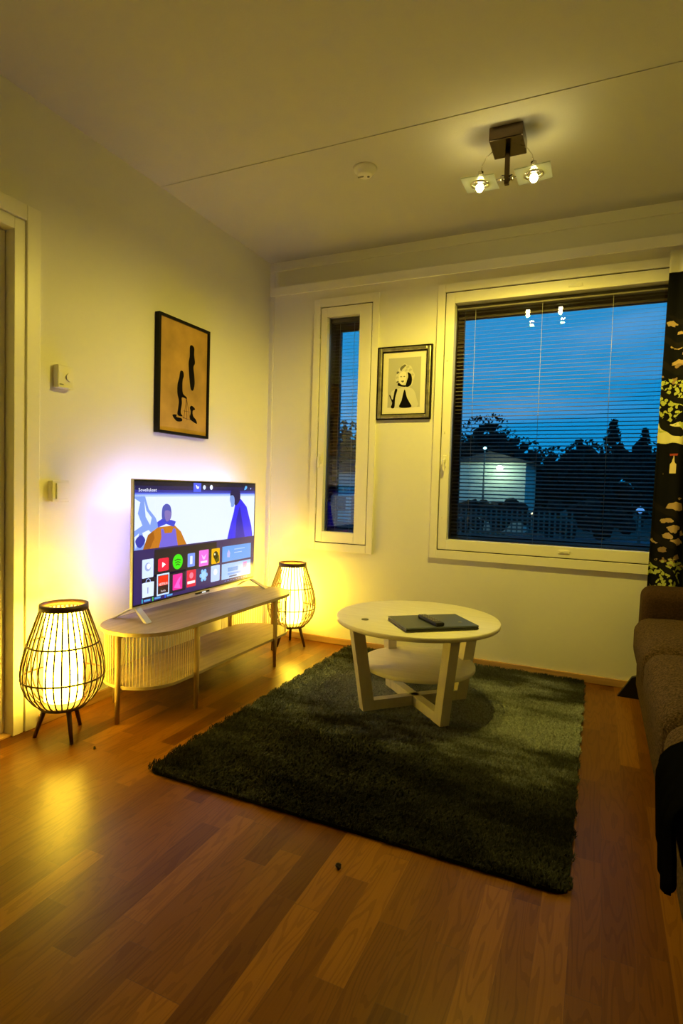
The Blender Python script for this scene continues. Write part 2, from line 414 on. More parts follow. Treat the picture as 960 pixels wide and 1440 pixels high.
for z in (1.95, 1.45, .86):
    MB().tube([(.392, -.016, z - .02), (.392, -.016, z + .02)], .004, 8).build('hinge', M['whiteplastic'], w1, loc=tuple(-w1.location))
w2 = window('window_2', BX0 + .021, BX1 - .021, BZ0 + .023, BZ1 - .026, 1.262, 2.808, .728, 2.107, 1.161, 2.909, .612, 2.222, (1.37, 1.741, 2.10, 2.46), [(1.236, 1.19)], [(1.911, 2.135, .035), (1.915, .700, .03)], 62)
for z in (1.78, 1.36, .86):
    MB().tube([(1.230, -.016, z - .006), (1.230, -.016, z + .006)], .004, 8).build('lock_cap', M['whiteplastic'], w2, loc=tuple(-w2.location))

# ------------------------------------------------------------------ outside
GZ = -.6
g = MB().box(-60, 60, .6, 90, GZ - .1, GZ).build('ground_outside', M['grass']); struct(g)
g = MB().box(-1.0, 14, 8, 19, GZ, GZ + .02).build('car_park', M['asphalt']); struct(g)
def ico_blob(b, c, r, sub=2, jit=.25):
    q = bmesh.ops.create_icosphere(b.bm, subdivisions=sub, radius=r)['verts']
    for v in q:
        v.co *= 1 + random.uniform(-jit, jit)
        v.co += Vector(c)
tree_words = {'spruce': 'dark pointed spruce', 'round': 'dark round-crowned tree', 'bush': 'low dark bushy tree'}
def tree(kind, x, y, top, w, label):
    t = empty('spruce_tree' if kind == 'spruce' else 'leafy_tree', (x, y, GZ)); tag(t, label, 'tree', 'trees beyond the lawn')
    h = top - GZ
    MB().tube([(0, 0, 0), (0, 0, h * .5), (0, 0, h * .9)], [.14, .09, .02], 8).build('trunk', M['bark'], t)
    b = MB()
    if kind == 'spruce':
        for i in range(70):
            f = (i / 69) ** .8; z = h * (.12 + .86 * f); r0 = w * .42 * (1 - f) ** .8 + .05
            a = random.uniform(0, 2 * PI); rr = r0 * math.sqrt(random.random()); r = (.10 + .30 * (1 - f)) * w * .42
            ico_blob(b, (rr * math.cos(a), rr * math.sin(a), z - r * .5), r, 1, .45)
    else:
        for i in range(80):
            a = random.uniform(0, 2 * PI); rr = w * .5 * math.sqrt(random.random()); f = random.random() ** .7
            r = w * random.uniform(.06, .14)
            zz = h * (.25 + .72 * f) * (1 - .22 * (rr / (w * .5)) ** 2) - r * .5
            ico_blob(b, (rr * math.cos(a), rr * math.sin(a), zz), r, 1, .5)
    for i in range(520):
        f = random.random(); a = random.uniform(0, 2 * PI)
        if kind == 'spruce': rr = w * .46 * (1 - f) ** .8 * random.uniform(.7, 1.15) + .06; z = h * (.12 + .88 * f)
        else: rr = w * .60 * math.sqrt(max(0, 1 - (2 * f - 1) ** 2)) ** .8 * random.uniform(.7, .98); z = h * (.30 + .70 * f)
        p = Vector((rr * math.cos(a), rr * math.sin(a), z)); q = [b.bm.verts.new(p + Vector([random.uniform(-.13, .13) for _ in range(3)])) for _ in range(4)]
        for tri in ((0, 1, 2), (0, 2, 3), (0, 3, 1), (1, 3, 2)): b.bm.faces.new([q[k] for k in tri])
    b.build('crown', M['leafdark'], t)
specs = [('round', -5.6, 28, 4.3, 2.6), ('round', -4.6, 34, 5.9, 3.4), ('bush', -2.0, 28, 3.9, 2.8), ('bush', -.2, 35, 3.9, 3.0),
         ('round', 1.3, 28, 3.7, 2.0), ('spruce', 2.7, 33, 5.3, 2.6), ('spruce', 4.0, 28, 4.2, 1.4), ('spruce', 5.5, 34.5, 5.8, 2.6),
         ('round', -11.5, 27.5, 4.8, 2.4), ('bush', -14.2, 31.5, 4.9, 3.0)]
where = ['rounded dark tree at the left edge of the wide window, above the lit house', 'tallest rounded dark tree in the wide window, behind the lit house', 'low dark tree just right of the lit house',
         'lowest dark tree at the dip of the skyline in the wide window', 'dark leafy tree just left of the pointed spruces', 'tall dark spruce, first of the pointed ones from the left',
         'short dark spruce between two taller ones', 'tall dark pointed spruce at the curtain edge',
         'dark tree in the narrow window above the pale house', 'dark bushy tree at the left edge of the narrow window']
for s, l in zip(specs, where): tree(*s, l)
# hedge band that closes the skyline
b = MB()
for i in range(420):
    hx_ = -30 + i * .15; ico_blob(b, (hx_, 42 + random.uniform(-.8, .8), random.uniform(.2, 3.2 + .5 * math.sin(hx_ * .5) + .4 * math.sin(hx_ * 1.7))), random.uniform(.5, 1.1), 1, .4)
hg = b.build('hedge', M['leafdark']); origin(hg, (-2, 42, GZ)); tag(hg, 'long tall dark hedge closing the view under the tree tops', 'hedge')
# pale house lit by its wall lamp
def house(x0, x1, y0, y1, ze, zr, label, lamp=None):
    h = empty('house', ((x0 + x1) / 2, (y0 + y1) / 2, GZ)); tag(h, label, 'house')
    o = tuple(-h.location)
    MB().box(x0, x1, y0, y1, GZ, ze).build('wall', M['facade'], h, loc=o)
    fn = lambda u, v, dd: (u, dd, v)
    mxx = (x0 + x1) / 2
    MB().prism([(x0 - .35, ze - .05), (x1 + .35, ze - .05), (mxx, zr)], fn, y0 - .12, y1 + .3).build('roof', M['roof'], h, loc=o)
    for wx in (x0 + .35, x1 - 1.0):
        f = MB().box(wx, wx + .6, y0 - .04, y0 + .02, -.1, .55).build('window', M['outer'], h, loc=o)
        MB().box(wx + .06, wx + .54, y0 - .05, y0 - .035, -.04, .49).build('pane', M['glass'], f)
    MB().box(mxx + .1, mxx + .55, y0 - .04, y0 + .02, GZ, .62).build('door', M['roof'], h, loc=o)
    return h
house(-3.3, -.56, 20, 24, 2.2, 2.6, 'pale house lit green-white by its porch lamp, seen through the wide window')
house(-9.6, -7.3, 21, 24, 1.75, 2.3, 'pale house facade seen dimly through the narrow window')
lf = empty('porch_lamp', (-1.50, 19.66, 1.93)); tag(lf, 'glowing porch lamp under the eaves of the pale house', 'lamp')
lf_e = emit('porch_glow', (.75, 1, .72), 14)
MB().lathe([(0, -.10), (.10, -.07), (.14, 0), (.10, .07), (0, .10)], seg=20).build('globe', lf_e, lf)
MB().tube([(0, 0, .08), (0, .12, .13), (0, .33, .13)], .02, 8).build('bracket', M['fence'], lf)
pl = bpy.data.lights.new('porch_light', 'POINT'); pl.energy = 60; pl.color = (.62, 1, .62); pl.shadow_soft_size = .3
po = bpy.data.objects.new('porch_light', pl); COL.objects.link(po); po.parent = lf; po.location = (0, -.35, -.1)
def street_lamp(x, y, z, col, e, r, label):
    t = empty('street_lamp', (x, y, GZ)); tag(t, label, 'street lamp')
    MB().tube([(0, 0, 0), (0, 0, z - GZ - .05)], [.05, .03], 8).build('pole', M['fence'], t)
    MB().lathe([(0, -r), (r, 0), (0, r)], (0, 0, z - GZ), 14).build('lamp_head', emit('street_glow', col, e), t)
street_lamp(-2.04, 19.3, 2.68, (.35, .9, 1), 5, .075, 'small cyan street lamp glowing above the lit house')
street_lamp(.25, 15, .35, (1, .95, .5), 3, .05, 'tiny yellow garden lamp low beside the fence')
street_lamp(3.3, 17, .55, (.10, .35, .9), 1.0, .13, 'small blue lamp by the car park on the right')
b = MB()
for i in range(46): ico_blob(b, (-4.6 + i * .17, 18.6 + random.uniform(-.15, .15), random.uniform(-.4, .55)), random.uniform(.22, .34), 2, .25)
lh = b.build('hedge', M['leafdark']); origin(lh, (-.8, 18.6, GZ)); tag(lh, 'low dark hedge right in front of the lit pale house', 'hedge')
fe = empty('garden_fence', (0, 10, GZ)); tag(fe, 'low upright picket fence in front of the lit house', 'fence')
for i in range(26):
    x = -1.3 + i * .115
    MB().box(x - .018, x + .018, -.012, .012, 0, 1.22, bev=.004).build('picket', M['fence'], fe)
for z in (.25, 1.0): MB().box(-1.35, 1.65, .012, .035, z, z + .06).build('rail', M['fence'], fe)

# ------------------------------------------------------------------ ceiling lamp
cl = empty('ceiling_lamp', (1.667, -.862, H)); tag(cl, 'square bronze ceiling lamp with two glass-plated halogen spots on a crossbar', 'ceiling lamp')
MB().box(-.067, .067, -.072, .072, -.055, 0, bev=.004).build('canopy', M['chrome'], cl)
MB().box(-.010, .010, -.010, .010, -.205, -.052, bev=.003).build('stem', M['chrome'], cl)
MB().tube([(-.080, -.002, -.178), (.060, .002, -.178)], .004, 8).lathe([(0, -.190), (.009, -.188), (.009, -.168), (0, -.166)], (-.017, -.004, 0), 16).lathe([(0, -.190), (.009, -.188), (.009, -.168), (0, -.166)], (.017, .004, 0), 16).build('crossbar', M['chrome2'], cl)
PG = glass('lamp_plate_glass', (.96, .98, .92), 1.5, 0, milk=.50)
bulbm = emit('halogen_bulb', (1, .86, .42), 60)
for sgn in (-1, 1):
    hx = .0 + sgn * .108; hy = -.01 + (0.0 if sgn > 0 else .0)
    hz = -.185
    hd = MB(); rr = .030
    # glass square with a round hole, lightly tilted with the head
    n = 40; outer = []; inner = []; o2 = []; i2 = []
    for k in range(n):
        a = 2 * PI * k / n; c, s_ = math.cos(a), math.sin(a); q = .068 / max(abs(c), abs(s_))
        outer.append(hd.bm.verts.new((c * q, s_ * q, .002))); inner.append(hd.bm.verts.new((c * .033, s_ * .033, .002)))
        o2.append(hd.bm.verts.new((c * q, s_ * q, -.002))); i2.append(hd.bm.verts.new((c * .033, s_ * .033, -.002)))
    for k in range(n):
        j = (k + 1) % n
        hd.bm.faces.new((outer[k], outer[j], inner[j], inner[k])); hd.bm.faces.new((o2[k], i2[k], i2[j], o2[j]))
        hd.bm.faces.new((outer[k], o2[k], o2[j], outer[j])); hd.bm.faces.new((inner[k], inner[j], i2[j], i2[k]))
    tilt = (0.04, -0.05 * sgn, 0)
    plate = hd.build('glass_plate', PG, cl, loc=(hx, hy, hz)); plate.rotation_euler = tilt
    ring = MB().tube([(.036 * math.cos(2 * PI * k / 36), .036 * math.sin(2 * PI * k / 36), -.004) for k in range(36)], .0045, 8, closed=True).build('lamp_ring', M['chrome2'], plate)
    MB().lathe([(.034, -.002), (.030, .010), (.020, .024), (.011, .030)], seg=28).build('reflector_cup', M['glass'], plate)
    MB().lathe([(0, .030), (.011, .030), (.012, .034), (.012, .046), (0, .047)], seg=24).build('socket', M['chrome2'], plate)
    MB().lathe([(0, -.034), (.010, -.031), (.016, -.020), (.015, -.010), (.011, -.004), (0, -.002)], seg=18).build('bulb', bulbm, plate)
    MB().tube([(-sgn * .062, 0, .007), (-sgn * .03, 0, .02), (0, 0, .040)], .003, 6).build('arm', M['chrome2'], plate)
    # springy cable arching up to the canopy
    pts = [Vector((0, .0, .044)), Vector((-sgn * .012, .004, .085)), Vector((-sgn * .045, .008, .118)), Vector((-sgn * .052, .01, .128))]
    MB().tube([Vector((0, 0, .044)), Vector((-sgn * .004, 0, .075)), Vector((-sgn * .022, 0, .105)), Vector((-sgn * .050, 0, .127))], .0018, 6).build('cable', M['chrome2'], plate)
    for nm, kind, en, ang in (('bulb_light', 'SPOT', BULB_SPOT, 178), ('bulb_spill', 'POINT', BULB_UP, 0)):
        l = bpy.data.lights.new(nm, kind); l.energy = en; l.color = BULB_COL; l.shadow_soft_size = .012 if kind == 'SPOT' else .004
        if kind == 'SPOT': l.spot_size = math.radians(ang); l.spot_blend = .45
        lo = bpy.data.objects.new(nm, l); COL.objects.link(lo); lo.parent = cl; lo.location = (hx, hy, hz - .042 if kind == 'SPOT' else hz + .008)

# smoke detector
sd = empty('smoke_detector', (1.018, -.84, H)); tag(sd, 'round white smoke detector on the ceiling left of the lamp', 'smoke detector')
MB().lathe([(0, -.034), (.030, -.034), (.036, -.028), (.038, -.012), (.052, -.010), (.055, 0), (0, 0)], seg=40).build('housing', M['whiteplastic'], sd)
MB().box(-.034, -.006, -.004, .002, -.037, -.033).build('label_strip', M['greyplastic'], sd)
MB().lathe([(0, -.038), (.006, -.037), (.006, -.033)], (.014, .010, 0), 14).build('test_button', M['greyplastic'], sd)

# ------------------------------------------------------------------ wall fittings
th = empty('thermostat', (0, -1.634, 1.446)); tag(th, 'white room thermostat with a round dial on the wall above the switch', 'thermostat')
MB().box(0, .030, -.038, .040, -.042, .046, bev=.004).build('housing', M['whiteplastic'], th)
MB().tube([(.028, .018, .000), (.036, .018, .0)], .018, 24).build('dial', M['whiteplastic'], th)
MB().box(.028, .032, -.030, -.012, -.036, -.032).build('indicator', M['greyplastic'], th)
MB().box(.0, .034, -.038, .040, -.048, -.040, bev=.002).build('bottom_lip', M['whiteplastic'], th)
sw = empty('light_switch', (0, -1.657, .969)); tag(sw, 'white light switch with one rocker beside the door', 'light switch')
MB().box(0, .026, -.036, .038, -.042, .044, bev=.004).build('housing', M['whiteplastic'], sw)
MB().box(.026, .034, -.041, .043, -.044, .046, bev=.003).build('face_plate', M['whiteplastic'], sw)
MB().box(.033, .039, -.026, .034, -.032, .034, bev=.002, rot=Matrix.Rotation(.06, 3, 'Z')).build('rocker', M['whiteplastic'], sw)

# ------------------------------------------------------------------ pictures
pf = empty('framed_picture', (0, -.88, 1.272)); tag(pf, 'black-framed ochre print with black figures on the left wall above the television', 'picture')
y0, y1, hh = -.205, .205, .604
b = MB().box(.0, .030, y0, y0 + .014, 0, hh, bev=.001).box(0, .030, y1 - .014, y1, 0, hh, bev=.001)
b.box(0, .030, y0 + .014, y1 - .014, 0, .014, bev=.001).box(0, .030, y0 + .014, y1 - .014, hh - .014, hh, bev=.001)
b.build('frame', M['blackframe'], pf)
MB().box(.004, .020, y0 + .012, y1 - .012, .012, hh - .012).build('print', M['ochre'], pf)
fn = lambda u, v, dd: (.0202 + dd, y0 + u * (y1 - y0), v * hh)
inkw = MB()
def smooth_poly(P, n=4):
    out = []; N_ = len(P)
    for i in range(N_):
        p0, p1, p2, p3 = P[(i - 1) % N_], P[i], P[(i + 1) % N_], P[(i + 2) % N_]
        for k in range(n):
            t = k / n
            out.append(tuple(.5 * ((2 * p1[j]) + (-p0[j] + p2[j]) * t + (2 * p0[j] - 5 * p1[j] + 4 * p2[j] - p3[j]) * t * t + (-p0[j] + 3 * p1[j] - 3 * p2[j] + p3[j]) * t ** 3) for j in (0, 1)))
    return out
inkw.prism(smooth_poly([(.60, .52), (.585, .60), (.58, .66), (.60, .72), (.60, .80), (.64, .82), (.69, .80), (.69, .74), (.71, .67), (.68, .63), (.70, .56), (.71, .48), (.68, .42), (.63, .43)]), fn, 0, .0004)
inkw.prism(smooth_poly([(.40, .30), (.37, .36), (.37, .44), (.40, .50), (.42, .56), (.47, .565), (.49, .53), (.47, .49), (.465, .43), (.48, .37), (.55, .345), (.55, .33), (.46, .335), (.46, .28), (.44, .20), (.48, .17), (.38, .175), (.39, .24)]), fn, 0, .0004)
inkw.prism(smooth_poly([(.28, .165), (.36, .175), (.36, .155), (.46, .15), (.46, .125), (.36, .12)]), fn, 0, .0004)
inkw.prism(smooth_poly([(.62, .165), (.64, .22), (.62, .26), (.66, .28), (.73, .255), (.68, .235), (.69, .19), (.75, .16), (.77, .125), (.68, .14)]), fn, 0, .0004)
inkw.build('drawn_figures', M['ink'], pf)
inkw = MB()
for a, c in (((.55, .335), (.50, .15)), ((.55, .335), (.63, .15)), ((.55, .33), (.565, .14)), ((.50, .22), (.63, .22)), ((.48, .16), (.63, .15))):
    inkw.tube([fn(a[0], a[1], .0003), fn(c[0], c[1], .0003)], .0012, 4)
inkw.build('drawn_lines', M['bamboodark'], pf)

pp = empty('framed_portrait', (.9675, 0, 1.440)); tag(pp, 'silver-framed black and white portrait of a curly-haired woman between the windows', 'picture')
w_, h_ = .345, .444
X0, X1 = -w_ / 2, w_ / 2
def ringf(b, a, c, y0_, y1_, bev=.002):
    b.box(X0 + a, X0 + c, y0_, y1_, a, h_ - a, bev).box(X1 - c, X1 - a, y0_, y1_, a, h_ - a, bev)
    b.box(X0 + c, X1 - c, y0_, y1_, a, c, bev).box(X0 + c, X1 - c, y0_, y1_, h_ - c, h_ - a, bev); return b
ringf(MB(), 0, .008, -.020, 0).build('outer_edge', M['blackframe'], pp)
ringf(MB(), .008, .030, -.024, 0, .006).build('frame', M['silverframe'], pp)
ringf(MB(), .030, .036, -.018, 0).build('inner_edge', M['blackframe'], pp)
MB().box(X0 + .034, X1 - .034, -.010, -.002, .034, h_ - .034).build('mount', M['mount'], pp)
fp = lambda u, v, dd: (X0 + .070 + u * (w_ - .140), -.0101 - dd, .075 + v * (h_ - .145))
pg_ = mat('photo_grey', (.46, .46, .42), .6); pl_ = mat('photo_light', (.62, .61, .56), .6); pm_ = mat('photo_mid', (.12, .12, .11), .6)
MB().prism([(0, 0), (1, 0), (1, 1), (0, 1)], fp, 0, .0003).build('photograph', pg_, pp)
def poly(parent, name, P, m, fnn, d0, d1, sm=True):
    return MB().prism(smooth_poly(P) if sm else P, fnn, d0, d1).build(name, m, parent)
poly(pp, 'photo_dress', [(.18, 0), (.14, .14), (.10, .30), (.20, .36), (.33, .38), (.60, .40), (.80, .34), (.90, .16), (.90, 0)], pl_, fp, .0003, .0005)
poly(pp, 'photo_hair', [(.26, .50), (.23, .60), (.28, .70), (.34, .80), (.42, .84), (.50, .88), (.60, .84), (.70, .82), (.76, .72), (.82, .64), (.78, .54), (.74, .44), (.60, .40), (.44, .40), (.34, .43)], pl_, fp, .0003, .0006)
for k, (u, v, q, w_k) in enumerate(((.40, .80, .055, 0), (.50, .83, .05, 1), (.60, .80, .05, 0), (.68, .74, .05, 1), (.30, .70, .045, 1), (.28, .60, .045, 0), (.30, .51, .04, 1), (.74, .64, .05, 0), (.72, .54, .045, 1), (.56, .74, .04, 0))):
    crl = [(u + q * math.cos(t_) * (1 if t_ < 4.4 else .45), v + q * .66 * math.sin(t_) * (1 if t_ < 4.4 else .45)) for t_ in [x * .7 for x in range(9)]]
    poly(pp, 'photo_curl', crl, (pg_, pm_)[w_k] if k not in (3, 8) else pg_, fp, .0006, .0007)
poly(pp, 'photo_shadow', [(.55, .42), (.58, .52), (.62, .62), (.60, .70), (.70, .66), (.74, .56), (.72, .46), (.64, .41)], M['ink'], fp, .0006, .0008)
poly(pp, 'photo_shadow', [(.30, .45), (.40, .42), (.55, .41), (.55, .44), (.44, .45), (.33, .50)], M['ink'], fp, .0006, .0008)
poly(pp, 'photo_shadow', [(.36, .78), (.44, .84), (.50, .81), (.44, .77), (.40, .73)], pm_, fp, .0006, .0008)
poly(pp, 'photo_face', [(.34, .56), (.34, .66), (.44, .72), (.54, .70), (.56, .60), (.52, .50), (.44, .46), (.38, .48)], mat('photo_face', (.78, .76, .68), .6), fp, .0006, .0009)
poly(pp, 'photo_mouth', [(.40, .53), (.46, .54), (.50, .53), (.46, .50)], pm_, fp, .0009, .0010)
poly(pp, 'photo_eye', [(.37, .62), (.41, .63), (.43, .615), (.40, .61)], pm_, fp, .0009, .0010)
poly(pp, 'photo_eye', [(.47, .62), (.51, .63), (.53, .615), (.50, .61)], pm_, fp, .0009, .0010)
poly(pp, 'photo_strap', [(.52, .36), (.44, .14), (.38, 0), (.74, 0), (.68, .10), (.60, .20)], M['ink'], fp, .0006, .0008)
poly(pp, 'photo_strap', [(.22, .36), (.30, .36), (.24, .20), (.22, 0), (.11, 0), (.14, .10), (.05, .24), (.08, .25), (.16, .16)], M['ink'], fp, .0006, .0008)

# ------------------------------------------------------------------ television bench
ST = .392
SX0, SX1, SY0, SY1, SR = .07, .462, -1.585, -.315, .19
def rr_poly(x0, x1, y0, y1, r, n=16):
    P = []
    for cx, cy, a0 in ((x1 - r, y1 - r, 0), (x0 + r, y1 - r, 90), (x0 + r, y0 + r, 180), (x1 - r, y0 + r, 270)):
        for k in range(n + 1):
            a = math.radians(a0 + 90 * k / n); P.append((cx + r * math.cos(a), cy + r * math.sin(a)))
    return P
bc = Vector(((SX0 + SX1) / 2, (SY0 + SY1) / 2, 0))
tb = empty('television_bench', bc); tag(tb, 'low pale wooden television bench with rounded ends and corded sides', 'television bench')
loc = tuple(-bc); fz = lambda u, v, dd: (u, v, dd)
MB().prism(rr_poly(SX0, SX1, SY0, SY1, SR), fz, ST - .016, ST).build('top', M['birch'], tb, loc=loc)
MB().prism(rr_poly(SX0 + .012, SX1 - .012, SY0 + .012, SY1 - .012, SR - .012), fz, .150, .163).build('shelf', M['birch'], tb, loc=loc)
legs = [(.275, SY0 + .010), (SX1 - .008, -1.285), (SX1 - .008, -.600), (.275, SY1 - .010), (SX0 + .010, -1.40), (SX0 + .010, -.50)]
for (x, y) in legs:
    MB().tube([(x, y, 0), (x, y, .15), (x, y, ST - .017)], [.009, .012, .012], 14).build('leg', M['birchleg'], tb, loc=loc)
for (x, y, dx, dy) in ((.275, SY0 + .010, 0, 1), (SX1 - .008, -1.285, -1, 0), (SX1 - .008, -.600, -1, 0), (.275, SY1 - .010, 0, -1)):
    for z in (ST - .026, .143):
        MB().tube([(x, y, z), (x + dx * .05, y + dy * .05, z)], .006, 8).build('bracket', M['birchleg'], tb, loc=loc)
def grille(ys):
    """cords strung round one end of the bench, from the front leg round to the back leg"""
    P = rr_poly(SX0 + .018, SX1 - .018, SY0 + .018, SY1 - .018, SR - .018, 24)
    D = [0]; P2 = P + [P[0]]
    for a, c in zip(P2[:-1], P2[1:]): D.append(D[-1] + math.hypot(a[0] - c[0], a[1] - c[1]))
    b = MB(); tot = D[-1]; n = int(tot / .0145)
    i = 0
    for k in range(n):
        t = k * tot / n
        while D[i + 1] < t: i += 1
        f = (t - D[i]) / (D[i + 1] - D[i] + 1e-9)
        x = P2[i][0] + (P2[i + 1][0] - P2[i][0]) * f; y = P2[i][1] + (P2[i + 1][1] - P2[i][1]) * f
        if (ys < 0 and y < -1.285 - 0.0) or (ys > 0 and y > -.60):
            b.tube([(x, y, .163), (x, y, ST - .016)], .0016, 5, cap=False)
    return b.build('cord_screen', M['string'], tb, loc=loc)
grille(-1); grille(1)

# ------------------------------------------------------------------ television
TX, TY0, TY1, TZ0, TZ1 = .186, -1.412, -.392, .446, 1.031
tdir = math.atan2(-.020, TY1 - TY0)
tv = empty('television', (TX, TY0, ST)); tv.rotation_euler = (0, 0, -tdir if False else 0.018)
tag(tv, 'flat-screen television showing an app menu, glowing lavender behind, on the bench', 'television')
TW = TY1 - TY0; TH = TZ1 - TZ0; zb = TZ0 - ST
MB().box(-.012, -.002, 0, TW, zb, zb + TH, bev=.002).build('panel', M['tvsilver'], tv)
MB().box(-.040, -.012, .10, TW - .10, zb + .02, zb + TH - .12, bev=.006).build('rear_housing', M['blackplastic'], tv)
MB().box(-.004, .0035, 0, .004, zb, zb + TH).box(-.004, .0035, TW - .003, TW, zb, zb + TH).box(-.004, .0035, .004, TW - .003, zb + TH - .004, zb + TH).box(-.004, .0035, .004, TW - .003, zb, zb + .006).build('bezel', M['tvsilver'], tv)
MB().box(-.002, .0015, .004, TW - .003, zb + .006, zb + TH - .004).build('black_border', M['blackplastic'], tv)
UY0, UZ0, UW, UH = .010, zb + .014, TW - .019, TH - .024
scr = MB().box(.0015, .0022, UY0, UY0 + UW, UZ0, UZ0 + UH).build('screen', emit('screen_dark', (.03, .015, .12), SCREEN_E, rough=.25), tv)
sf = lambda u, v, dd: (.0022 + dd, UY0 + u * UW, UZ0 + (1 - v) * UH)
sm_cache = {}
def scol(r, g_, b_, k=1.0):
    key = (r, g_, b_, k)
    if key not in sm_cache:
        lin = [((c / 255 + .055) / 1.055) ** 2.4 if c > 10 else c / 255 / 12.92 for c in (r, g_, b_)]
        sm_cache[key] = emit('screen_colour', lin, k * SCREEN_E, rough=.25)
    return sm_cache[key]
LV = .00025
def spoly(name, P, c, lv, sm=False, k=1.0): return MB().prism(smooth_poly(P) if sm else P, sf, LV * lv, LV * (lv + .8)).build(name, scol(*c, k), scr)
def srect(name, u0, v0, u1, v1, c, lv, r=0.0, k=1.0):
    if r: P = [(x, y) for x, y in rr_poly(u0, u1, v0, v1, r, 5)]
    else: P = [(u0, v0), (u1, v0), (u1, v1), (u0, v1)]
    return spoly(name, P, c, lv, k=k)
def scirc(name, u, v, r, c, lv, k=1.0):
    asp = UW / UH
    return spoly(name, [(u + r * math.cos(2 * PI * i / 24), v + r * asp * math.sin(2 * PI * i / 24)) for i in range(24)], c, lv, k=k)
# film still
srect('film_sky', 0, .03, 1, .557, (214, 226, 252), 1)
# sky fading towards the menu header, in bands
hdr = [(8, 6, 40), (18, 16, 78), (40, 42, 150), (90, 110, 220), (165, 190, 250)]
for i, c in enumerate(hdr): srect('header_band', 0, [0, .035, .07, .092, .108][i], 1, [.036, .071, .093, .109, .125][i], c, 2)
spoly('mountain', [(0, .557), (0, .11), (.063, .115), (.09, .228), (.136, .302), (.159, .38), (.12, .47), (.074, .557)], (120, 150, 225), 2)
for P in ([(0, .14), (.035, .17), (.02, .26), (.05, .36), (.0, .40)], [(.06, .16), (.075, .24), (.11, .30), (.10, .36), (.07, .29)], [(.05, .42), (.09, .40), (.12, .44), (.07, .52)], [(.0, .45), (.03, .42), (.01, .55)]):
    spoly('snow_patch', P, (215, 228, 252), 3)
spoly('film_man_jacket', [(.055, .557), (.087, .441), (.153, .383), (.272, .378), (.318, .436), (.364, .557)], (182, 110, 30), 4)
spoly('film_man_sleeve', [(.055, .557), (.087, .441), (.120, .41), (.130, .47), (.10, .557)], (150, 84, 22), 5)
spoly('film_man_bib', [(.160, .557), (.178, .47), (.173, .40), (.19, .40), (.20, .44), (.25, .44), (.262, .40), (.278, .41), (.285, .47), (.296, .557)], (104, 92, 205), 5)
spoly('film_man_collar', [(.153, .385), (.147, .339), (.178, .315), (.25, .33), (.279, .345), (.265, .39), (.21, .36)], (50, 60, 200), 6)
spoly('film_man_head', [(.178, .30), (.180, .225), (.195, .195), (.215, .188), (.237, .21), (.246, .27), (.238, .32), (.215, .345), (.19, .335)], (70, 78, 170), 6, True)
spoly('film_man_face', [(.198, .25), (.225, .245), (.243, .27), (.236, .315), (.215, .34), (.20, .31)], (120, 105, 175), 7, True)
spoly('film_man_glove', [(.007, .474), (.041, .436), (.069, .482), (.04, .540), (.015, .52)], (40, 50, 160), 6, True)
spoly('film_woman_coat', [(.719, .562), (.747, .426), (.780, .29), (.793, .20), (.835, .155), (.849, .157), (.913, .239), (.969, .445), (.985, .575)], (38, 32, 225), 4)
spoly('film_woman_shade', [(.80, .562), (.81, .36), (.84, .23), (.87, .40), (.90, .562)], (24, 18, 165), 5)
spoly('film_woman_hair', [(.742, .125), (.75, .075), (.778, .055), (.823, .055), (.842, .10), (.838, .17), (.80, .22), (.775, .19)], (22, 16, 70), 6, True)
spoly('film_woman_face', [(.738, .165), (.742, .125), (.770, .12), (.785, .16), (.78, .225), (.755, .235), (.748, .20)], (120, 150, 215), 7, True)
# menu
srect('menu_panel', 0, .557, 1, 1, (38, 24, 92), 8)
srect('menu_shadow', .13, .57, .62, .80, (14, 8, 34), 9)
srect('menu_shadow', .05, .78, .36, .97, (16, 8, 38), 9)
srect('header_tab', .41, .002, .474, .086, (70, 88, 225), 9)
spoly('cart_icon', [(.428, .022), (.436, .022), (.440, .034), (.458, .036), (.452, .056), (.438, .056)], (235, 240, 255), 10)
scirc('header_icon', .501, .042, .012, (205, 215, 250), 9); scirc('header_icon', .562, .041, .013, (225, 232, 255), 9)
spoly('search_icon', [(.885, .045), (.895, .02), (.91, .022), (.912, .04), (.90, .058), (.882, .064)], (90, 170, 245), 9)
scirc('header_icon', .952, .047, .005, (170, 180, 235), 9)
def stext(name, txt, u, v, size, c, lv, parent=None, align='LEFT', width=None):
    cu = bpy.data.curves.new(name, 'FONT'); cu.body = txt; cu.size = 1; cu.align_x = align; cu.resolution_u = 2
    o = bpy.data.objects.new(name + '_tmp', cu); COL.objects.link(o)
    bpy.context.view_layer.update()
    me = bpy.data.meshes.new_from_object(o); bpy.data.objects.remove(o)
    k = size * UH
    w0 = max(vv.co.x for vv in me.vertices) - min(vv.co.x for vv in me.vertices)
    kx = k if width is None else width * UW / w0
    for vv in me.vertices:
        p = sf(u, v, LV * lv); vv.co = Vector((p[0], p[1] + vv.co.x * kx, p[2] + vv.co.y * k))
    me.materials.clear(); me.materials.append(scol(*c))
    ob = bpy.data.objects.new(name, me); COL.objects.link(ob); ob.parent = scr
    return ob
stext('menu_title', 'Sovellukset', .020, .083, .040, (235, 240, 255), 10, width=.118)
A = 'app_icon'
srect(A, .050, .640, .124, .795, (205, 222, 250), 10, .006); scirc('icon_mark', .087, .705, .020, (150, 165, 215), 11); scirc('icon_mark', .092, .70, .013, (235, 240, 255), 12)
srect(A, .155, .650, .231, .762, (222, 14, 62), 10, .012); spoly('play_mark', [(.184, .683), (.184, .731), (.209, .707)], (255, 255, 255), 11)
scirc(A, .297, .702, .038, (50, 215, 20), 10)
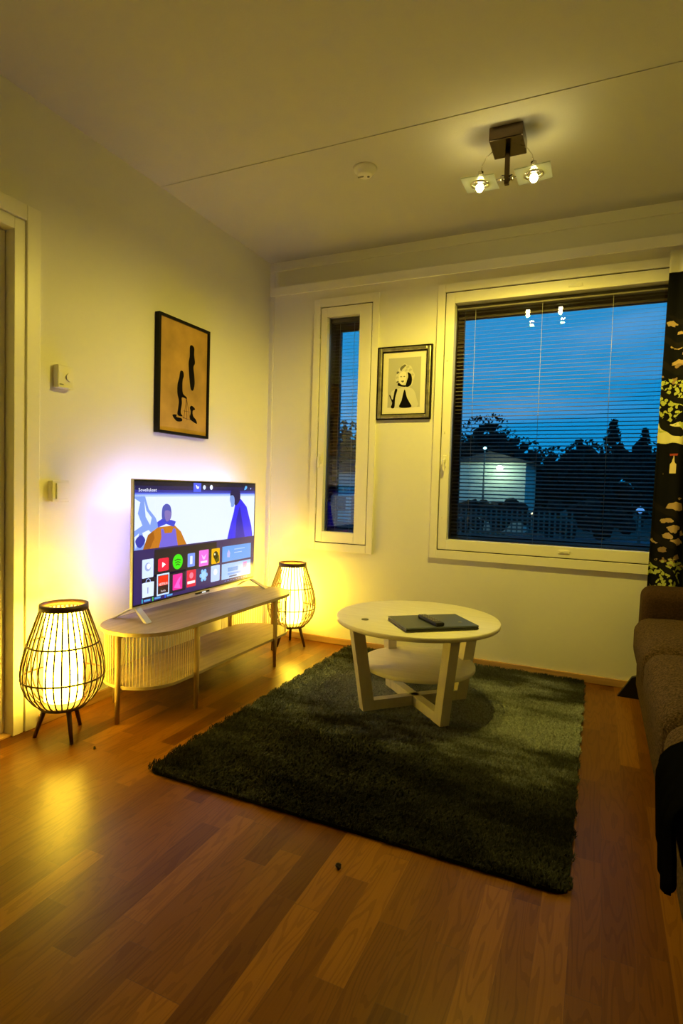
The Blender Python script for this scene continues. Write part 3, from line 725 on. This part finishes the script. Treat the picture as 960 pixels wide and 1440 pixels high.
for i, v in enumerate((.682, .704, .724)):
    wv = .024 - .004 * i
    spoly('wave_mark', [(.297 - wv, v + .004), (.297, v - .006), (.297 + wv, v + .006), (.297 + wv - .002, v + .013), (.297, v + .002), (.297 - wv + .002, v + .011)], (14, 60, 20), 11)
srect(A, .373, .645, .432, .769, (110, 140, 228), 10, .006); srect('icon_mark', .392, .67, .412, .745, (215, 226, 252), 11, .004)
srect(A, .467, .632, .548, .784, (235, 100, 215), 10, .006); srect('icon_mark', .480, .735, .535, .755, (255, 220, 250), 11); spoly('icon_mark', [(.485, .67), (.507, .70), (.530, .67), (.515, .72), (.50, .72)], (255, 190, 245), 11)
srect(A, .574, .634, .649, .783, (228, 170, 12), 10, .008); scirc('icon_mark', .612, .700, .022, (18, 14, 6), 11); scirc('icon_mark', .603, .69, .006, (240, 240, 220), 12); spoly('icon_mark', [(.60, .74), (.64, .70), (.645, .76), (.62, .78)], (60, 60, 8), 11)
srect('menu_card', .673, .628, .967, .784, (84, 150, 226), 10); srect('card_line', .79, .665, .90, .675, (150, 190, 240), 11); srect('card_line', .79, .70, .87, .71, (150, 190, 240), 11); spoly('card_mark', [(.735, .665), (.75, .70), (.745, .745), (.722, .74), (.72, .70)], (170, 175, 235), 11)
srect('menu_card', .671, .804, .967, .961, (140, 185, 240), 10); srect('card_line', .73, .85, .83, .89, (70, 140, 215), 11); srect('card_line', .73, .905, .90, .925, (95, 150, 225), 11); srect('card_mark', .885, .82, .925, .878, (205, 110, 200), 11); srect('card_line', .745, .935, .82, .948, (30, 60, 130), 11)
spoly(A, [(.053, .955), (.051, .835), (.065, .832), (.115, .832), (.129, .835), (.127, .955)], (210, 226, 252), 10)
MB().tube([sf(.075, .835, LV * 11), sf(.078, .812, LV * 11), sf(.090, .802, LV * 11), sf(.102, .812, LV * 11), sf(.105, .835, LV * 11)], .0018, 6).build('bag_handle', scol(150, 170, 235), scr)
srect('icon_mark', .085, .875, .092, .925, (140, 150, 200), 11)
srect('selection_frame', .149, .783, .236, .968, (190, 215, 250), 10, .004); srect(A, .156, .797, .229, .954, (40, 10, 24), 11, .003)
srect('icon_mark', .158, .800, .227, .885, (225, 36, 18), 12); stext('icon_text', 'NETFLIX', .161, .882, .030, (250, 235, 235), 13, width=.062); stext('icon_text', 'Netflix', .176, .940, .024, (225, 215, 225), 13, width=.034)
srect(A, .262, .811, .334, .951, (224, 28, 150), 10, .006); spoly('icon_mark', [(.27, .93), (.30, .86), (.325, .83), (.31, .90), (.322, .945)], (250, 90, 200), 11)
srect(A, .368, .799, .442, .954, (208, 22, 64), 10, .005); scirc('icon_mark', .405, .850, .016, (240, 120, 150), 11); srect('icon_mark', .374, .90, .436, .925, (250, 225, 230), 11)
for i in range(6):
    a = i * PI / 3; scirc('flower_mark', .508 + .024 * math.cos(a), .872 + .024 * (UW / UH) * math.sin(a), .011, (120, 185, 245), 10)
scirc(A, .508, .872, .021, (150, 200, 250), 11)
srect(A, .571, .800, .652, .957, (175, 200, 248), 10, .008); scirc('icon_mark', .612, .865, .018, (215, 225, 250), 11)
for u, c in ((.050, (40, 170, 200)), (.120, (60, 200, 60)), (.205, (30, 90, 230))):
    srect('key_bar', u, .965, u + .006, .998, c, 10); srect('key_label', u + .014, .974, u + .056, .990, (80, 150, 215), 10)
for i in range(9): srect('clock_digit', .70 + i * .027, .976, .716 + i * .027, .984, (60, 90, 190), 10)
# maker's tag, feet and the light strip on the back
MB().box(-.010, .004, TW * .51 - .055, TW * .51 + .055, zb - .010, zb + .001, bev=.002).build('maker_tag', M['blackplastic'], tv)
MB().box(.0035, .0048, TW * .51 - .012, TW * .51 + .020, zb - .008, zb - .001).build('standby_light', emit('standby_glow', (.8, .85, 1), 1.2), tv)
for y, dy in ((.035, -.05), (TW - .035, .05)):
    b = MB()
    for sx_ in (-1, 1):
        b.prism([(-.006 + 0, 0), (.006, 0), (.006 + sx_ * .100, -1), (-.006 + sx_ * .094, -1)], lambda u, v, dd, y=y, dy=dy: (-.006 + u, y + dd + dy * (-v) * .6, zb + .006 + v * (zb + .003)), -.017, .017)
    b.build('foot', M['tvsilver'], tv)
se = emit('ambient_strip', STRIP_COL, STRIP_E)
b = MB().box(-.024, -.0125, .030, .045, zb + .06, zb + TH - .03).box(-.024, -.0125, TW - .045, TW - .03, zb + .06, zb + TH - .03).box(-.024, -.0125, .05, TW - .05, zb + TH - .045, zb + TH - .03)
b.build('light_strip', se, tv)

# ------------------------------------------------------------------ basket lamps
DIFF = emit('lamp_diffuser', BASKET_COL, BASKET_E, base=(.8, .75, .6))
def basket(x, y, rz, label):
    t = empty('basket_lamp', (x, y, 0), rz); tag(t, label, 'floor lamp', 'bamboo basket lamps')
    prof = [(.085, .128), (.112, .150), (.136, .185), (.149, .225), (.1525, .262), (.149, .300), (.139, .345), (.124, .395), (.107, .445), (.090, .495), (.083, .515)]
    ns = 34
    # interpolate the profile
    def rad(z):
        for (r0, z0), (r1, z1) in zip(prof[:-1], prof[1:]):
            if z <= z1: f = (z - z0) / (z1 - z0); return r0 + (r1 - r0) * f
        return prof[-1][0]
    for k in range(ns):
        a = 2 * PI * k / ns; b = MB()
        b.tube([(r * math.cos(a), r * math.sin(a), z) for r, z in prof], .0031, 6)
        b.build('rib', M['bamboo'], t)
    for z in (.243, .375):
        r = rad(z) + .001
        MB().tube([(r * math.cos(2 * PI * k / 48), r * math.sin(2 * PI * k / 48), z) for k in range(48)], .0036, 6, closed=True).build('hoop', M['bamboo'], t)
    MB().lathe([(.083, .508), (.090, .508), (.089, .530), (.078, .530), (.078, .508), (.083, .508)], seg=48).build('top_rim', M['bamboo'], t)
    MB().lathe([(0, .120), (.086, .120), (.092, .127), (.086, .134), (0, .134)], seg=48).build('base_plate', M['bamboo'], t)
    MB().lathe([(.066, .150), (.070, .150), (.070, .500), (.066, .500), (.066, .150)], seg=48).build('diffuser', DIFF, t)
    for a in (222, 337, 102):
        a = math.radians(a - math.degrees(0)); c, s_ = math.cos(a), math.sin(a)
        MB().tube([(c * .062, s_ * .062, .126), (c * .102, s_ * .102, .004)], [.0105, .007], 12).tube([(c * .102, s_ * .102, 0.0), (c * .102, s_ * .102, .006)], .007, 12).build('leg', M['bamboodark'], t)
    return t
LA = basket(.166, -1.749, 0, 'glowing bamboo basket lamp beside the door, left of the television bench')
LB = copy_tree(LA); LB.location = (.312, -.160, 0); LB.rotation_euler = (0, 0, math.radians(20))
LB['label'] = 'glowing bamboo basket lamp in the room corner behind the television bench'

# ------------------------------------------------------------------ rug
RUX0, RUX1, RUY0, RUY1 = .655, 2.06, -1.835, -.03
ru = empty('shaggy_rug', ((RUX0 + RUX1) / 2, (RUY0 + RUY1) / 2, 0)); tag(ru, 'large dark charcoal shaggy rug under the round table', 'rug')
cx, cy = (RUX0 + RUX1) / 2, (RUY0 + RUY1) / 2
HX, HY = (RUX1 - RUX0) / 2, (RUY1 - RUY0) / 2
def edge_ok(x, y, m=0.0, r=.05):
    # inside test with rounded corners
    ax, ay = abs(x) - (HX - m - r), abs(y) - (HY - m - r)
    if ax > 0 and ay > 0: return math.hypot(ax, ay) <= r
    return ax <= r and ay <= r
P = rr_poly(-HX + .012, HX - .012, -HY + .012, HY - .012, .045, 6)
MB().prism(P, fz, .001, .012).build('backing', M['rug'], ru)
# pile: short bent strands, three vertices wide at the root, leaning by area
NP = 125000
px_ = rng.uniform(-HX, HX, NP); py_ = rng.uniform(-HY, HY, NP)
ex = HX - np.abs(px_); ey = HY - np.abs(py_)
wob = .006 * np.sin(px_ * 47 + 1) + .006 * np.sin(py_ * 53)
keep = (np.minimum(ex, ey) > .006 + wob) & ~((ex < .045) & (ey < .045) & (np.hypot(.045 - ex, .045 - ey) > .045))
px_, py_ = px_[keep], py_[keep]; n = len(px_)
lean = 0.9 + 0.9 * np.sin(px_ * 3.1 + 1.2 * np.sin(py_ * 2.3)) + rng.normal(0, .8, n)
amt = rng.uniform(.35, 1.0, n); ln = rng.uniform(.012, .019, n); wd = rng.uniform(.0011, .0022, n)
dx, dy = np.cos(lean), np.sin(lean); wa = lean + PI / 2 + rng.normal(0, .4, n)
wx, wy = np.cos(wa) * wd, np.sin(wa) * wd
h1 = ln * .62; h2 = ln * np.sqrt(np.clip(1 - (amt * .85) ** 2, .1, 1))
z0 = np.full(n, .010)
tz = z0 + h2
V = np.stack([
    np.stack([px_ - wx, py_ - wy, z0], 1), np.stack([px_ + wx, py_ + wy, z0], 1),
    np.stack([px_ + dx * amt * ln * .32 + wx, py_ + dy * amt * ln * .32 + wy, z0 + h2 * .65], 1), np.stack([px_ + dx * amt * ln * .32 - wx, py_ + dy * amt * ln * .32 - wy, z0 + h2 * .65], 1),
    np.stack([px_ + dx * amt * ln, py_ + dy * amt * ln, tz], 1)], 1)
nv = n * 5; base = np.arange(n)[:, None] * 5
me = bpy.data.meshes.new('pile')
loops = np.concatenate([base + np.array([0, 1, 2, 3]), base + np.array([3, 2, 4])], 1).astype(np.int32)
me.vertices.add(nv); me.vertices.foreach_set('co', V.reshape(-1).astype(np.float32))
me.loops.add(n * 7); me.loops.foreach_set('vertex_index', loops.reshape(-1))
me.polygons.add(n * 2)
ls = (np.arange(n)[:, None] * 7 + np.array([0, 4])).reshape(-1).astype(np.int32)
me.polygons.foreach_set('loop_start', ls)
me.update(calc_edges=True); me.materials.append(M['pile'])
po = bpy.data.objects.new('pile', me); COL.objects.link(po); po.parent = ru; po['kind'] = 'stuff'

# ------------------------------------------------------------------ round table
TZ = .43
tcx, tcy, tr = 1.332, -.802, .374
RT = .0215   # the feet press into the pile
tt = empty('coffee_table', (tcx, tcy, RT)); tag(tt, 'round white coffee table with crossed base and lower shelf, on the rug', 'coffee table')
q = TZ - RT
MB().lathe([(0, q - .022), (tr - .004, q - .022), (tr, q - .018), (tr, q - .003), (tr - .003, q), (0, q)], seg=96).build('tabletop', M['tablewhite'], tt)
sr = .262
MB().lathe([(0, .172), (sr - .002, .172), (sr, .175), (sr, .187), (sr - .002, .190), (0, .190)], (.004, .030, 0), 80).build('lower_shelf', M['tablewhite'], tt)
for k, a in enumerate((225, 315, 45, 135)):
    a = math.radians(a)
    c, s_ = math.cos(a), math.sin(a)
    # leg: plank in the radial plane, splayed outwards
    fl = lambda u, v, dd, c=c, s_=s_: (c * u - s_ * dd, s_ * u + c * dd, v)
    MB().prism([(.262 - .052, 0), (.268, 0), (.332, q - .022), (.332 - .056, q - .022)], fl, -.022, .022).build('leg', M['tableleg'], tt)
for k, a in enumerate((45, 135)):
    a = math.radians(a); c, s_ = math.cos(a), math.sin(a)
    fl = lambda u, v, dd, c=c, s_=s_: (c * u - s_ * dd, s_ * u + c * dd, v)
    h0, h1_ = (.0, .045)
    MB().prism([(-.215, h0), (.215, h0), (.222, h1_), (-.222, h1_)], fl, -.020 - .0005 * k, .020 + .0005 * k).build('cross_bar', M['tableleg'], tt)

# laptop, remote, disc on the table
lp = empty('laptop', (1.436, -.926, TZ), math.radians(39)); tag(lp, 'closed grey laptop lying on the round table under the remote', 'laptop')
MB().box(-.165, .165, -.113, .113, .002, .012, bev=.003).build('base', M['laptopside'], lp)
MB().box(-.165, .165, -.113, .113, .0125, .020, bev=.003).build('lid', M['laptop'], lp)
MB().lathe([(0, .0201), (.009, .0201), (.009, .0206), (0, .0206)], (.11, -.045, 0), 20).build('lid_badge', mat('lid_badge', (.35, .33, .2), .3, metal=.8), lp)
for x in (-.14, .14):
    for y in (-.09, .09): MB().lathe([(0, 0), (.006, 0), (.006, .003), (0, .003)], (x, y, 0), 10).build('rubber_foot', M['blackplastic'], lp)
rm = empty('remote_control', (1.437, -.955, TZ + .0202), math.radians(-46)); tag(rm, 'black remote control lying across the closed laptop', 'remote control')
MB().box(-.085, .085, -.020, .020, 0, .016, bev=.006, seg=3).build('body', M['blackplastic'], rm)
for i in range(6):
    for j in (-1, 0, 1):
        MB().box(-.070 + i * .022, -.060 + i * .022, j * .011 - .0035, j * .011 + .0035, .0155, .0175, bev=.001).build('button', M['greyplastic'], rm)
dk = MB().lathe([(0, 0), (.016, 0), (.016, .003), (0, .003)], seg=24).build('small_disc', mat('disc_grey', (.16, .15, .12), .4, metal=.5)); dk.location = (1.144, -.985, TZ + .0003); tag(dk, 'small dark grey disc lying near the left edge of the round table', 'disc')

# crumbs on the floor
def crumb(x, y, label, s=.007):
    b = MB(); ico_blob(b, (0, 0, s * .8), s, 2, .3); o = b.build('crumb', M['crumb']); o.location = (x, y, 0); tag(o, label, 'crumb')
crumb(1.482, -1.981, 'dark crumb alone on the floor in front of the rug', .0075)
crumb(.37, -1.779, 'dark crumb on the floor right of the basket lamp by the door', .005)

# ------------------------------------------------------------------ sofa
so = empty('sofa', (2.70, -1.25, 0)); tag(so, 'brown woven fabric sofa along the right wall by the curtain', 'sofa')
ol = tuple(-so.location)
def cushion(name, x0, x1, y0, y1, z0, z1, bev, m, bulge=.02, par=so):
    b = MB().box(x0, x1, y0, y1, z0, z1, bev=bev, seg=5)
    bmesh.ops.subdivide_edges(b.bm, edges=[e for e in b.bm.edges if e.calc_length() > .15], cuts=5, use_grid_fill=True)
    cx_, cy_, cz_ = (x0 + x1) / 2, (y0 + y1) / 2, (z0 + z1) / 2
    for v in b.bm.verts:
        fx = 1 - abs(v.co.x - cx_) / ((x1 - x0) / 2); fy = 1 - abs(v.co.y - cy_) / ((y1 - y0) / 2); fz_ = 1 - abs(v.co.z - cz_) / ((z1 - z0) / 2)
        if v.co.z > cz_: v.co.z += bulge * min(1, fx * 3) * min(1, fy * 3)
        if v.co.x < cx_: v.co.x -= bulge * .6 * min(1, fy * 4) * max(0, fz_)
    for f in b.bm.faces: f.smooth = True
    return b.build(name, m, par, loc=ol)
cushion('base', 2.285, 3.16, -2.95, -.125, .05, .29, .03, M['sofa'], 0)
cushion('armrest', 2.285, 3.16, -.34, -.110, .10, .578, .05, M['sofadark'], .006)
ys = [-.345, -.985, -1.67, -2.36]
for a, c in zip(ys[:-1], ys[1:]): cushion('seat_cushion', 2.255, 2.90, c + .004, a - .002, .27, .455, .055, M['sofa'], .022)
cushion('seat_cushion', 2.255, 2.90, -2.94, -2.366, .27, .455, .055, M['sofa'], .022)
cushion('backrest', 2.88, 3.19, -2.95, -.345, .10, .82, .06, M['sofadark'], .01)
for x in (2.26,):
    for y in (-.145, -2.85):
        b = MB().prism([(-.065, 0), (.05, 0), (.05, .06), (.020, .115), (-.004, .105)], lambda u, v, dd: (2.27 + u, y + dd, v), -.012, .012)
        b.build('leg', M['blackplastic'], so, loc=ol)
for y in (-.16, -2.85): MB().tube([(3.08, y, 0), (3.08, y, .06)], .02, 10).build('leg', M['blackplastic'], so, loc=ol)
# black throw hanging over the seat edge
b = MB(); G = {}
ny, nk = 60, 22
for i in range(ny + 1):
    y = -2.16 + i / ny * .27
    dep = .05 + .13 * max(0, 1 - (2 * i / ny - 1) ** 2) ** .5
    for k in range(nk + 1):
        f = k / nk
        if f < .55:
            x = 2.50 - f / .55 * .235; z = .486 - .018 * max(0, (f / .55 - .7) / .3) ** 2
        else:
            g_ = (f - .55) / .45; x = 2.265 - .042 * math.sin(min(1, g_ * 3) * PI / 2) + .01 * g_; z = .468 - g_ * (dep + .06)
        x += .004 * math.sin(i * .45) * (f > .6)
        G[i, k] = b.bm.verts.new((x, y, z))
for i in range(ny):
    for k in range(nk):
        f = b.bm.faces.new((G[i, k], G[i + 1, k], G[i + 1, k + 1], G[i, k + 1])); f.smooth = True
thr = b.build('throw_blanket', M['throw']); origin(thr, (2.4, -2.2, .48)); tag(thr, 'black throw draped over the front edge of the sofa seat', 'throw')
sm = thr.modifiers.new('thickness', 'SOLIDIFY'); sm.thickness = .008; sm.offset = 1

# ------------------------------------------------------------------ curtain
def curtain_mat():
    m = bpy.data.materials.new('printed_curtain'); m.use_nodes = True
    n = m.node_tree; b = n.nodes['Principled BSDF']; N = n.nodes.new; K = n.links.new
    def mth(op, a, c=None, d_=None):
        x = N('ShaderNodeMath'); x.operation = op
        for i, v in enumerate((a, c, d_)):
            if v is None: continue
            if isinstance(v, (int, float)): x.inputs[i].default_value = v
            else: K(v, x.inputs[i])
        return x.outputs[0]
    t = N('ShaderNodeTexCoord'); s = N('ShaderNodeSeparateXYZ'); K(t.outputs['Object'], s.inputs[0])
    X, Z = s.outputs['X'], s.outputs['Z']     # metres, x from the curtain's left edge, z from the floor
    nz = N('ShaderNodeTexNoise'); nz.inputs['Scale'].default_value = 9; nz.inputs['Detail'].default_value = 5; K(t.outputs['Object'], nz.inputs['Vector'])
    wob = mth('MULTIPLY', mth('SUBTRACT', nz.outputs[0], .5), .09)
    Zw = mth('ADD', Z, wob)
    # the photographic print repeats every 0.90 m
    zr = mth('MODULO', mth('ADD', Zw, -.30 + 1.8), .90)     # 0..0.9
    def band(a, c, src=None):
        src = src or zr
        return mth('MULTIPLY', mth('GREATER_THAN', src, a), mth('LESS_THAN', src, c))
    vo = N('ShaderNodeTexVoronoi'); vo.inputs['Scale'].default_value = 60; K(t.outputs['Object'], vo.inputs['Vector'])
    vb = N('ShaderNodeTexNoise'); vb.inputs['Scale'].default_value = 14; vb.inputs['Detail'].default_value = 2; K(t.outputs['Object'], vb.inputs['Vector'])
    leaf = mth('MULTIPLY', mth('LESS_THAN', vo.outputs['Distance'], .55), mth('GREATER_THAN', vb.outputs[0], .42))
    vd = N('ShaderNodeTexNoise'); vd.inputs['Scale'].default_value = 22; vd.inputs['Detail'].default_value = 4; K(t.outputs['Object'], vd.inputs['Vector'])
    va = N('ShaderNodeVectorMath'); va.operation = 'MULTIPLY_ADD'; K(vd.outputs['Color'], va.inputs[0]); va.inputs[1].default_value = (.07, .07, .05); K(t.outputs['Object'], va.inputs[2])
    vm = N('ShaderNodeMapping'); vm.inputs['Scale'].default_value = (1, 1, 2.0); vm.inputs['Rotation'].default_value = (0, .35, 0); K(va.outputs[0], vm.inputs[0])
    vr = N('ShaderNodeTexVoronoi'); vr.inputs['Scale'].default_value = 13; K(vm.outputs[0], vr.inputs['Vector'])
    rock = mth('MULTIPLY', mth('LESS_THAN', vr.outputs['Distance'], .40), mth('GREATER_THAN', vb.outputs[0], .30))
    br = N('ShaderNodeTexWave'); br.wave_type = 'BANDS'; br.bands_direction = 'DIAGONAL'; br.inputs['Scale'].default_value = 4.5; br.inputs['Distortion'].default_value = 3; K(t.outputs['Object'], br.inputs['Vector'])
    branch = mth('GREATER_THAN', br.outputs[0], .86)
    def mix(f, a, c):
        k = N('ShaderNodeMix'); k.data_type = 'RGBA'; K(f, k.inputs[0])
        if isinstance(a, tuple): k.inputs[6].default_value = (*a, 1)
        else: K(a, k.inputs[6])
        k.inputs[7].default_value = (*c, 1) if isinstance(c, tuple) else (0, 0, 0, 1)
        if not isinstance(c, tuple): K(c, k.inputs[7])
        return k.outputs[2]
    base = (.006, .006, .008)
    c = mix(mth('MULTIPLY', rock, band(.48, .70)), base, (.40, .28, .16))      # tan stones
    c = mix(mth('MULTIPLY', rock, band(.38, .48)), c, (.26, .17, .10))
    c = mix(mth('MULTIPLY', branch, band(.38, .72)), c, (.012, .010, .010))
    c = mix(band(.085, .185), c, (.66, .62, .36))                              # pale sky strip
    c = mix(mth('MULTIPLY', leaf, band(.15, .40)), c, (.42, .46, .12))         # foliage
    c = mix(mth('MULTIPLY', mth('MULTIPLY', branch, band(.12, .45)), 1.0), c, (.010, .010, .010))
    head = mth('GREATER_THAN', mth('ADD', Z, mth('MULTIPLY', wob, .3)), 2.125)
    c = mix(head, c, (.72, .70, .62))
    K(c, b.inputs['Base Color']); b.inputs['Roughness'].default_value = .9; b.inputs['Specular IOR Level'].default_value = .05
    return m
b = MB(); G = {}
NX, NZc = 110, 60
def cury(s_, z): return -.072 + .016 * math.sin(s_ * 46 + .4) + .006 * math.sin(s_ * 91 + z * 1.3) 
for i in range(NX + 1):
    s_ = i / NX * .85
    for k in range(NZc + 1):
        z = .05 + (2.238 - .05) * k / NZc
        G[i, k] = b.bm.verts.new((s_ - .016 * (2.24 - z), cury(s_, z), z))
for i in range(NX):
    for k in range(NZc):
        f = b.bm.faces.new((G[i, k], G[i + 1, k], G[i + 1, k + 1], G[i, k + 1])); f.smooth = True
cu = b.build('curtain', curtain_mat()); cu.location = (2.345, 0, 0)
tag(cu, 'dark curtain printed with green foliage hanging at the right of the wide window', 'curtain')
cu.modifiers.new('thickness', 'SOLIDIFY').thickness = .0015
lm = mat('print_cream', (.62, .52, .30), .9, spec=.05); lr = mat('print_red', (.30, .05, .03), .9, spec=.05)
def on_curtain(u, v, dd): return (u - .016 * (2.24 - v), cury(u, v) - .0012 - dd, v)
for z0_ in (1.135,):
    MB().prism([(.062, z0_), (.088, z0_), (.088, z0_ + .045), (.080, z0_ + .058), (.078, z0_ + .088), (.072, z0_ + .088), (.070, z0_ + .058), (.062, z0_ + .045)], on_curtain, 0, .0008).build('printed_lantern', lm, cu)
    MB().prism([(.060, z0_ + .088), (.090, z0_ + .088), (.092, z0_ + .098), (.058, z0_ + .098)], on_curtain, 0, .0008).build('printed_lantern_top', lr, cu)
    MB().prism([(.035, z0_ - .006), (.13, z0_ - .012), (.13, z0_ + .004), (.035, z0_ + .002)], on_curtain, 0, .0008).build('printed_ledge', mat('print_gold', (.30, .20, .04), .9, spec=.05), cu)
